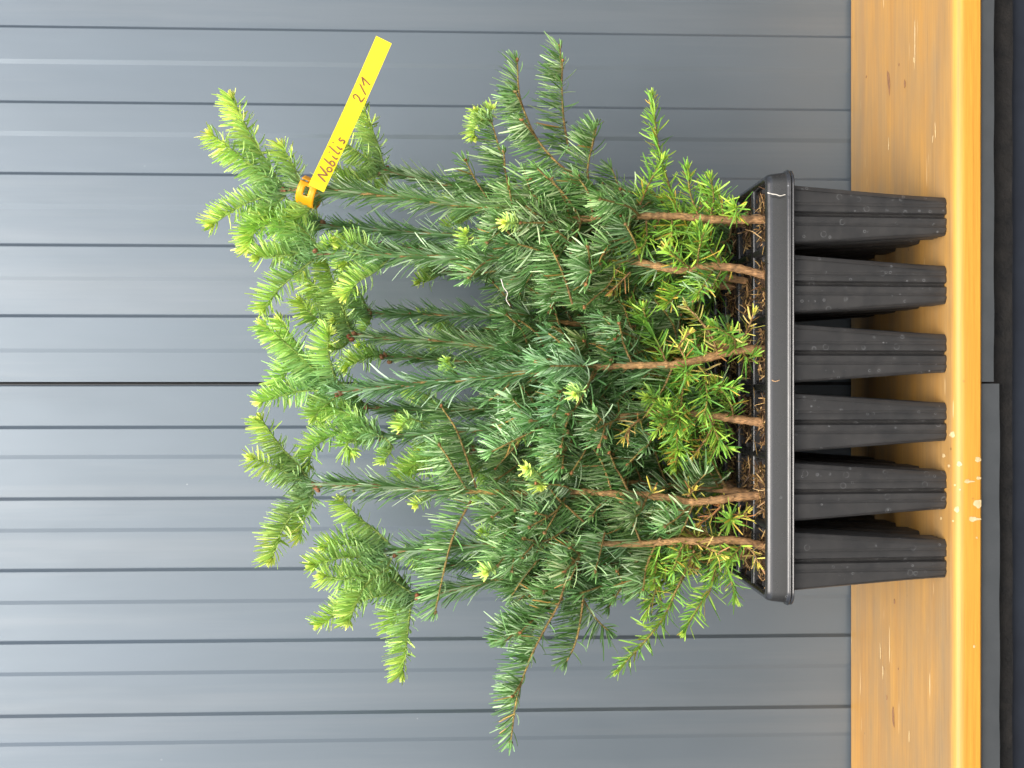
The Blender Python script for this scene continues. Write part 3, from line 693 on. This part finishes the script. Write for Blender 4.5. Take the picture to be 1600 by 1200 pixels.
tree(1, 3, [(1185, 655), (1000, 650), (850, 645), (760, 640), (650, 640), (572, 636)],
  [('N', [(570, 634), (550, 610), (520, 590), (488, 560)], 0, .0), ('N', [(568, 638), (530, 640), (505, 660)], 0, .01), ('N', [(640, 640), (632, 655), (622, 662)], 0, -.01), ('N', [(575, 640), (560, 655), (545, 670)], 0, 0)],
  nb=20, seed=10, label='fir seedling fourth from the top in the second row, dark leader behind brighter ones', ln=(572, 860))
tree(1, 4, [(1185, 770), (1000, 755), (900, 740), (820, 720), (740, 700)],
  [('N', [(740, 700), (712, 695), (680, 690), (655, 700)], 0, 0), ('N', [(738, 700), (700, 715), (670, 730), (636, 745)], 0, .0)],
  nb=20, seed=11, label='short fir seedling in the second row behind the long bare brown trunk', ln=(740, 900), reach=.9)
tree(1, 5, [(1185, 865), (1050, 885), (950, 900), (860, 902), (780, 905), (740, 915), (690, 925), (648, 930)],
  [('N', [(644, 930), (640, 960), (635, 1005), (628, 1054)], 0, -.01), ('N', [(642, 926), (610, 905), (585, 900), (545, 890)], -.02, -.03), ('N', [(640, 932), (600, 930), (550, 945), (500, 976)], -.01, -.02), ('N', [(645, 936), (620, 955), (612, 980)], 0, 0), ('N', [(636, 928), (600, 922), (560, 930), (540, 960)], 0, .01), ('N', [(640, 920), (620, 895), (600, 880)], 0, 0)],
  dtop=-.01, nb=22, seed=12, label='lowest fir seedling of the second row, a lime shoot pointing away from the other tips', ln=(648, 900), reach=1.0)
# third and fourth rows
names = ['at the top', 'second from the top', 'third from the top', 'fourth from the top', 'fifth from the top', 'at the bottom']
tree(2, 0, [(1170, 350), (1000, 350), (850, 335), (740, 330)], [], nb=18, seed=13, label='fir seedling at the top of the third row, hidden low behind the tagged one', ln=(740, 900), whorl=2)
tree(2, 1, [(1170, 440), (1000, 430), (850, 410), (700, 392), (590, 386)], [('N', [(590, 386), (560, 372), (530, 376)], 0, 0)], nb=18, seed=14, label='fir seedling second from the top in the third row, leader behind the orange-brown stem', ln=(590, 900), whorl=2)
tree(2, 2, [(1170, 545), (1000, 520), (850, 500), (780, 494), (680, 492), (580, 490)], [('N', [(578, 488), (560, 455), (548, 430), (540, 402)], 0, 0), ('N', [(578, 490), (545, 480), (510, 488), (478, 480)], 0, 0), ('N', [(582, 492), (568, 520)], 0, -.005)], nb=18, seed=15, label='fir seedling in the third row, dark leader alone before bare wall', ln=(580, 860), whorl=0)
tree(2, 3, [(1170, 650), (1000, 620), (850, 580), (700, 562), (600, 556)], [('N', [(598, 556), (570, 560), (540, 575)], 0, 0), ('N', [(598, 556), (580, 545), (560, 540)], 0, 0)], nb=18, seed=16, label='fir seedling in the third row, its thin leader just below the reddish-brown whorl', ln=(600, 860), whorl=0)
tree(2, 4, [(1170, 760), (1000, 740), (880, 725), (760, 722)], [], nb=16, seed=17, label='fir seedling fifth from the top in the third row, only its dark branches showing', ln=(760, 900), whorl=3, reach=.9)
tree(2, 5, [(1170, 850), (1000, 880), (850, 880), (770, 872), (680, 890)], [], nb=18, seed=18, label='fir seedling at the bottom of the third row, behind the long hanging branch', ln=(680, 900), whorl=1, reach=.9)
for i_, (top, yb_, yt) in enumerate([(800, 352, 340), (690, 438, 425), (720, 545, 520), (690, 650, 640), (780, 752, 760), (790, 845, 850)]):
    lab = ['fir seedling in the back row against the wall, topmost, mostly hidden', 'fir seedling in the back row against the wall, second from the top, mostly hidden',
           'fir seedling in the back row against the wall, third from the top, mostly hidden', 'fir seedling in the back row against the wall, fourth from the top, mostly hidden',
           'fir seedling in the back row against the wall, fifth from the top, mostly hidden', 'fir seedling in the back row against the wall, lowest, behind the bottom cells'][i_]
    tree(3, i_, [(1158, yb_), (1000, (yb_+yt)/2), (880, yt), (top, yt)], [], nb=12, seed=20+i_, label=lab, ln=(top, 940), whorl=2, reach=.85)

SPECIAL = {}
def z_of(X, y): return P(X, 600, y)[2]
def build_tree(key, d):
    j, i = key; y = celly[j]; rg = np.random.default_rng(d['seed']*77+5)
    lead = d['leader']; n = len(lead); sxz = lead[0]
    soil_z = ZT-0.010
    pts = []
    for k, (X, Y) in enumerate(lead):
        t = k/(n-1); p = P(X, Y, y+d['dtop']*t); pts.append(p)
    pts = np.array(pts)
    # root it in the middle of its cell
    pts[0] = np.array([0.5*pts[0][0]+0.5*cellx[i] if abs(pts[0][0]-cellx[i]) > 0.012 else pts[0][0], y, soil_z-0.004])
    base = pts[0]
    root = empty('fir_seedling', base)
    tag(root, d['label'], 'fir seedling', 'young fir seedlings in the tray')
    hue = np.array([1, 1, 1])*rg.uniform(0.93, 1.07)*np.array([rg.uniform(.92, 1.1), 1, rg.uniform(.92, 1.08)])
    # trunk
    A = Acc(); C, L = curve(pts, 0.0025)
    nC = len(C); rb = 0.0038 if j == 0 else 0.0034
    zz = (C[:, 2]-C[0, 2])/(C[-1, 2]-C[0, 2])
    half = int(nC*0.55)
    tube(A, C[:half+1], rb, rb*0.62, (0.38, 0.20, 0.085), (0.48, 0.28, 0.10), rg, k=10, bumpy=0.10)
    tube(A, C[half:], rb*0.62, 0.0015, (0.40, 0.27, 0.05), (0.36, 0.20, 0.09), rg, k=8, bumpy=0.10)
    for _ in range(9):
        q = C[rg.integers(int(nC*.1), nC-2)]; budball(A, q+rg.standard_normal(3)*0.0018*np.array([1, 1, .3]), 0.0013, rg, (0.36, 0.19, 0.08))
    for _ in range(3):      # resting buds of the top whorl
        budball(A, C[-1]+rg.standard_normal(3)*0.0022, 0.0022, rg, (0.36, 0.14, 0.06))
    A.build('trunk', root, base)
    # leader needles, appressed
    if d['ln']:
        za, zb = z_of(d['ln'][0], y), z_of(d['ln'][1], y)
        sel = C[(C[:, 2] <= za+0.002) & (C[:, 2] >= zb)]
        if len(sel) > 6:
            A = Acc(); shoot(A, sel[::3] if len(sel) > 12 else sel, 'L', rg, hue=hue, wood=False, dens=1.25, tuft=True, bud=False)
            A.build('leader_needles', root, base)
    for kind, px, ya, yb2 in d['shoots']:
        m = len(px); pp = np.array([P(X, Y, y+ya+(yb2-ya)*q/(m-1)) for q, (X, Y) in enumerate(px)])
        A = Acc()
        Ls = np.linalg.norm(np.diff(pp, axis=0), axis=1).sum()
        sc = 1.0
        if kind == 'N': sc = 1.12 if Ls > 0.03 else 0.72
        C2 = shoot(A, pp, kind, rg, r0=0.0011 if Ls > .05 else 0.0009, hue=hue*(rg.uniform(0.85, 1.1) if yb2 > -0.015 or kind != 'B' else rg.uniform(1.15, 1.45)), ls=sc, dens=1.0 if kind != 'B' else 1.05)
        nm = {'N': 'new_shoot', 'B': 'branch', 'Y': 'branch', 'D': 'dying_branch'}[kind]
        b_ = A.build(nm, root, base)
        if kind == 'B' and Ls > 0.06: twigs(b_, C2, rg, hue, base, 'B')
    # filling branches
    zlo, zhi = z_of(d['xb'][1], y), min(z_of(d['xb'][0], y), pts[-1][2]-0.015)
    cz = C[:, 2]
    for k in range(d['nb']):
        t = (k+rg.random())/d['nb']; z = zlo+(zhi-zlo)*t**0.9
        q = C[np.argmin(abs(cz-z))]; az = rg.random()*2*math.pi
        if j == 0 and rg.random() < 0.35: az = -math.pi/2+rg.normal()*0.7        # light side
        Ln = (0.046+0.030*rg.random())*d['reach']*(1-0.45*max(0, t-0.6)/0.4)*(0.62+0.38*min(t/0.3, 1))
        if j >= 2 and q[1]+Ln*math.sin(az) > YW-0.012: az = -az
        if j == 0 and t < 0.6 and math.sin(az) < -0.35 and rg.random() < 0.7: az = -az
        h = np.array([math.cos(az), math.sin(az), 0])
        # keep the outermost columns inside the photographed outline
        ed = 1.0
        if (i == 0 and h[0] > 0.3) or (i == 5 and h[0] < -0.3): ed = 0.62
        rise = rg.uniform(0.35, 0.9); Ln *= ed
        a = q; b2 = q+h*Ln*0.45+UP*Ln*0.28*rise; c2 = q+h*Ln*0.85+UP*Ln*0.72*rise+rg.standard_normal(3)*0.004
        ymax = YW-0.014
        for p_ in (b2, c2): p_[1] = min(p_[1], ymax)
        low = t < 0.30
        kind = 'B'
        if low: kind = 'Y' if rg.random() < (0.72 if j == 0 else 0.4) else 'B'
        if t < 0.2 and rg.random() < 0.22: kind = 'D'
        bh = hue*rg.uniform(0.5, 1.15)*np.array([rg.uniform(.85, 1.12), 1, rg.uniform(.82, 1.12)])
        A = Acc(); C2 = shoot(A, np.array([a, b2, c2]), kind, rg, hue=bh, dens=(1.0 if j == 0 else 0.85), ls=rg.uniform(0.85, 1.1), r0=0.00105)
        b_ = A.build({'B': 'branch', 'Y': 'branch', 'D': 'dying_branch'}[kind], root, base)
        if kind == 'B' and rg.random() < d['tipn'] and t > 0.5:
            A = Acc(); e = C2[-1]; dr = nrm(C2[-1]-C2[-4])
            shoot(A, np.array([e, e+dr*0.006+UP*.002, e+dr*0.012+UP*0.005]), 'N', rg, ls=0.7, hue=hue)
            A.build('new_shoot', b_, (0, 0, 0)) if False else A.build('new_shoot', b_, base)
        elif Ln > 0.045 and rg.random() < 0.6: twigs(b_, C2, rg, hue, base, kind)
    # random whorl of new shoots for seedlings without traced ones
    for k in range(d['whorl']):
        az = k*2.4+rg.random(); h = np.array([math.cos(az), -abs(math.sin(az))*0.6, 0]); Ln = rg.uniform(0.022, 0.04)
        A = Acc(); p0 = C[-1]
        shoot(A, np.array([p0, p0+h*Ln*.4+UP*Ln*.4, p0+h*Ln*.6+UP*Ln]), 'N', rg, hue=hue); A.build('new_shoot', root, base)
    # root plug
    plug(root, cellx[i], y, soil_z, base, rg, 0.008 if (j, i) == (0, 4) else 0.002)
def twigs(branch, C, rg, hue, base, kind):
    """opposite side twigs, children of their branch"""
    m = len(C)
    for fr in (0.42, 0.66):
        if rg.random() < 0.25: continue
        k = int(m*fr); q = C[k]; Tn = nrm(C[min(k+2, m-1)]-C[k-2]); sd = nrm(np.cross(Tn, UP)+1e-6)
        for s in (-1, 1):
            if rg.random() < 0.3: continue
            Ln = rg.uniform(0.014, 0.028)*(1.15-fr*0.5)
            dr = nrm(Tn*0.75+sd*s*0.75+rg.standard_normal(3)*0.12)
            e = q+dr*Ln
            if e[1] > YW-0.012: continue
            A = Acc(); shoot(A, np.array([q, q+dr*Ln*0.5+UP*.0008, e+UP*.002]), kind, rg, r0=0.0009, r1=0.0006, hue=hue, ls=0.85); A.build('twig', branch, base)
def plug(root, cx, cy, z, base, rg, mound=0.0):
    n = 13; g_ = np.linspace(-1, 1, n); X_, Y_ = np.meshgrid(g_, g_)
    hx, hy = 0.0244, 0.0222
    Z_ = z+0.0035*(1-np.maximum(abs(X_), abs(Y_))**4)+rg.standard_normal(X_.shape)*0.0016-0.001+mound*np.exp(-((X_-0.2)**2+Y_**2)*2.2)
    v = np.stack([cx+X_*hx, cy+Y_*hy, Z_], -1).reshape(-1, 3)
    i = np.arange(n-1)[:, None]*n; k = np.arange(n-1)[None]
    f = np.stack([i+k, i+k+1, i+k+n+1, i+k+n], -1).reshape(-1, 4)
    o = link_mesh('root_plug', v, f, SOIL, root, True, loc=base)
    # fibres and fallen needles bedded in the peat
    A = Acc(); m = 420 if mound > .004 else 200
    rt = np.stack([cx+rg.uniform(-.9, .9, m)*hx, cy+rg.uniform(-.9, .9, m)*hy, z+rg.uniform(.001, .006, m)], 1)
    rt[:, 2] += mound*np.exp(-(((rt[:, 0]-cx)/hx-.2)**2+((rt[:, 1]-cy)/hy)**2)*2.2)
    d = nrm(rg.standard_normal((m, 3))*np.array([1, 1, .45])); bend = rg.standard_normal((m, 3))*.35
    pal = np.array([(0.16, 0.08, 0.035), (0.34, 0.19, 0.08), (0.48, 0.30, 0.12), (0.08, 0.045, 0.025)])
    col = pal[rg.integers(0, 4, m)]*(1+.15*rg.standard_normal((m, 1)))
    L_ = rg.uniform(.002, .010, m)
    # keep inside the cell walls
    e = rt+d*L_[:, None]; ok = (abs(e[:, 0]-cx) < hx) & (abs(e[:, 1]-cy) < hy)
    needles(A, rt[ok], d[ok], bend[ok], L_[ok], rg.uniform(.0006, .0014, m)[ok], np.clip(col[ok], .01, 1), rg, rg.standard_normal((m, 3))[ok])
    A.build('peat_fibre', o, base)
for key, d in T.items():
    d['nb'] = int(d['nb']*(0.85 if key[0] == 0 else 1.5 if key[0] < 3 else 1.9)); build_tree(key, d)

# fallen needles caught on webs, rim and in the open cells
rg = np.random.default_rng(9); A = Acc(); m = 150
rt = np.stack([rg.uniform(TX-TW/2+.01, TX+TW/2-.01, m), rg.uniform(.004, .205, m), np.full(m, ZT+.0006)], 1)
near = np.minimum(np.abs(((rt[:, 0]-cellx[0])/PX+50.5) % 1-0), 1-np.abs(((rt[:, 0]-cellx[0])/PX+50.5) % 1))*PX
keep = near < 0.003
rt = rt[keep]; mm = len(rt); ang = rg.random(mm)*6.28
d = np.stack([np.cos(ang), np.sin(ang), rg.uniform(0, .1, mm)], 1)
col = np.array([(0.45, 0.27, 0.10)])*(1+.25*rg.standard_normal((mm, 1)))
needles(A, rt, d, rg.standard_normal((mm, 3))*np.array([.2, .2, .02]), rg.uniform(.007, .014, mm), np.full(mm, .0011), np.clip(col, .02, 1), rg, np.tile(UP, (mm, 1)))
o = A.build('fallen_needles', None, (0, 0, 0)); tag(o, 'dry brown fallen needles lying on the tray webs', 'needles', kind='stuff')
# two fibres stuck on the rim's front
def fibre(pix, y, r_, m, label):
    A = Acc(); pts, _ = curve([P(X, Y, y) for X, Y in pix], 0.001); b = pts[0].copy()
    tube(A, pts, r_, r_*0.7, (0.7, 0.66, 0.58), (0.7, 0.66, 0.58), np.random.default_rng(1), k=5)
    v = np.concatenate(A.v); f = np.concatenate(A.f)
    return tag(link_mesh('plant_fibre', v, f, m, None, True, loc=b), label, 'fibre')
fibre([(1199, 301), (1206, 303), (1213, 304), (1219, 306), (1227, 304)], -0.0022, 0.0005, LIMES, 'thin white fibre stuck across the rim near its upper corner')
fibre([(1206, 594), (1211, 596), (1218, 594)], -0.0022, 0.00045, m_simple('tan_fibre', (0.45, 0.26, 0.12), (0.6, 0.38, 0.2), 300), 'short tan needle stuck on the middle of the tray rim')
fibre([(783, 436), (787, 449), (793, 458), (791, 468), (797, 478)], 0.0, 0.0005, LIMES, 'pale crooked fibre caught among the upper green branches')

# ------------------------------------------------------------------ the tag
TAGY = -0.006
s0 = P(497, 288, TAGY); s1 = P(600, 62, TAGY-0.010)
ax = nrm(s1-s0); wid = nrm(np.cross(ax, np.array([0, 1.0, 0.06]))); nrmv = nrm(np.cross(wid, ax))
if nrmv[1] > 0: nrmv = -nrmv
if wid[2] < 0: wid = -wid                       # towards the photograph's left
tl = np.linalg.norm(s1-s0); HWD = 0.0068
tagr = empty('plant_tag', P(490, 300, 0.02)); TB = np.array(tagr.location)
tag(tagr, 'yellow plastic loop tag with brown handwriting on the tallest seedling', 'plant tag')
def ribbon(path, wdir, hw, th, shade_flag, slot=None, nw=8):
    """thick strip along path (k x 3) with width directions; slot=(i0,i1,f0,f1) leaves a hole"""
    k = len(path); V = []; fl = []
    T_ = nrm(np.gradient(path, axis=0)); N_ = nrm(np.cross(T_, wdir))
    fr = np.linspace(-1, 1, nw+1)
    for layer in (0, 1):
        for a in range(k):
            for w_ in fr:
                V.append(path[a]+wdir[a]*w_*hw+N_[a]*(th if layer else 0)); fl.append(shade_flag[layer])
    Fc = []; off = k*(nw+1)
    hole = lambda a, b: slot and slot[0] <= a < slot[1] and slot[2] <= b < slot[3]
    for a in range(k-1):
        for b in range(nw):
            q = (a*(nw+1)+b, a*(nw+1)+b+1, (a+1)*(nw+1)+b+1, (a+1)*(nw+1)+b)
            if not hole(a, b):
                Fc.append(q); Fc.append(tuple(x+off for x in q[::-1]))
                for (da, db, e) in ((-1, 0, (q[0], q[1])), (1, 0, (q[2], q[3])), (0, 1, (q[1], q[2])), (0, -1, (q[3], q[0]))):
                    a2, b2 = a+da, b+db
                    if a2 < 0 or a2 >= k-1 or b2 < 0 or b2 >= nw or hole(a2, b2):
                        Fc.append((e[1], e[0], e[0]+off, e[1]+off))
    return V, Fc, fl
# straight written strip, slightly bowed
k = 26; tt = np.linspace(-0.03, 1, k)
path = np.array([s0+(s1-s0)*t-nrmv*0.007*math.sin(math.pi*max(t, 0))*0.6 for t in tt])
V, Fc, fl = ribbon(path, np.repeat(wid[None], k, 0), HWD, 0.0003, (0, 0))
link_mesh('strip', V, Fc, TAPE, tagr, False, loc=TB, extra=('loop_shade', fl))
# loop round the stem: a flattened ring whose axis follows the stem
c_ = P(485, 301, 0.026)
axl = nrm(P(465, 296, 0.02)-P(505, 312, 0.02)); 
e1_ = nrm(np.cross(axl, np.array([0, 1.0, 0]))); 
if e1_[0] < 0: e1_ = -e1_                       # photograph's up
e2_ = np.array([0, -1.0, 0]); e2_ = nrm(e2_-axl*(e2_@axl))
k = 56; ring = []
for a in np.linspace(R(62), R(62+352), k):
    ring.append(c_+e1_*0.0118*math.cos(a)*1.0+e2_*(0.018*math.sin(a))*1.0)
ring = np.array(ring)
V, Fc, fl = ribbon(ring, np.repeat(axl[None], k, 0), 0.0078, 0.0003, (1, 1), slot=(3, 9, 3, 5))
link_mesh('loop', V, Fc, TAPE, tagr, True, loc=TB, extra=('loop_shade', fl))
# handwriting: strokes in (along, up) pixels measured from the strip's lower end
pxm = tl/np.hypot(600-497, 288-62)
def stroke(A, pl, hw):
    pl = np.array(pl, float)
    q = np.array([s0+ax*(a*pxm)+wid*((b*1.14+0.5)*pxm)+nrmv*(0.0006+0.0024*math.sin(math.pi*min(max(a*pxm/tl, 0), 1))*0.0) for a, b in pl])
    q = np.array([p-nrmv*0.007*0.6*math.sin(math.pi*min(max(a*pxm/tl, 0), 1)) for p, (a, b) in zip(q, pl)])
    C_, _ = curve(q, 0.0006) if len(q) > 2 else (np.linspace(q[0], q[1], 8), 0)
    k = len(C_); T_ = nrm(np.gradient(C_, axis=0)); sd = nrm(np.cross(T_, nrmv)); t = np.linspace(0, 1, k)
    h = (hw*(1-0.35*abs(2*t-1)**3))[:, None]
    v = np.stack([C_-sd*h, C_+sd*h, C_+sd*h+nrmv*0.0002, C_-sd*h+nrmv*0.0002], 1).reshape(-1, 3)
    i = np.arange(k-1)[:, None]*4; j = np.arange(4)[None]; j2 = (j+1) % 4
    A.add(v, np.stack([i+j, i+j2, i+4+j2, i+4+j], -1).reshape(-1, 4), np.ones((len(v), 4)), 0)
def poly(A, pl, hw):          # sharp corners
    for a, b in zip(pl[:-1], pl[1:]): stroke(A, [a, b], hw)
A = Acc(); H = 0.00055
poly(A, [(8, -8), (14, 6), (19, -7), (27, 8)], H*1.15)                                       # N
stroke(A, [(28, -2), (25, -5), (27, -9), (31, -8), (32, -4), (28, -2)], H)                   # o
stroke(A, [(41, 8), (37, -3), (36, -8), (40, -9), (43, -5), (40, -2), (37, -4)], H)          # b
stroke(A, [(50, -1), (48, -8), (51, -9)], H); stroke(A, [(53, 4), (54, 5)], H*1.2)           # i
stroke(A, [(62, 9), (58, -3), (57, -8), (61, -8)], H)                                        # l
stroke(A, [(67, -1), (65, -8), (68, -9)], H); stroke(A, [(69, 5), (70, 6)], H*1.2)           # i
stroke(A, [(82, -1), (78, 0), (77, -3), (80, -5), (79, -8), (74, -8)], H)                    # s
v = np.concatenate(A.v); f = np.concatenate(A.f)
link_mesh('handwritten_name', v, f, INK, tagr, False, loc=TB)
A = Acc()
stroke(A, [(146, 3), (149, 7), (153, 5), (151, -1), (146, -6), (150, -7), (155, -8)], H*.85) # 2
poly(A, [(159, -8), (171, 6)], H*.85)                                                        # /
poly(A, [(171, -1), (182, 7), (176, -8)], H*.9)                                              # 1
v = np.concatenate(A.v); f = np.concatenate(A.f)
link_mesh('handwritten_number', v, f, INK, tagr, False, loc=TB)
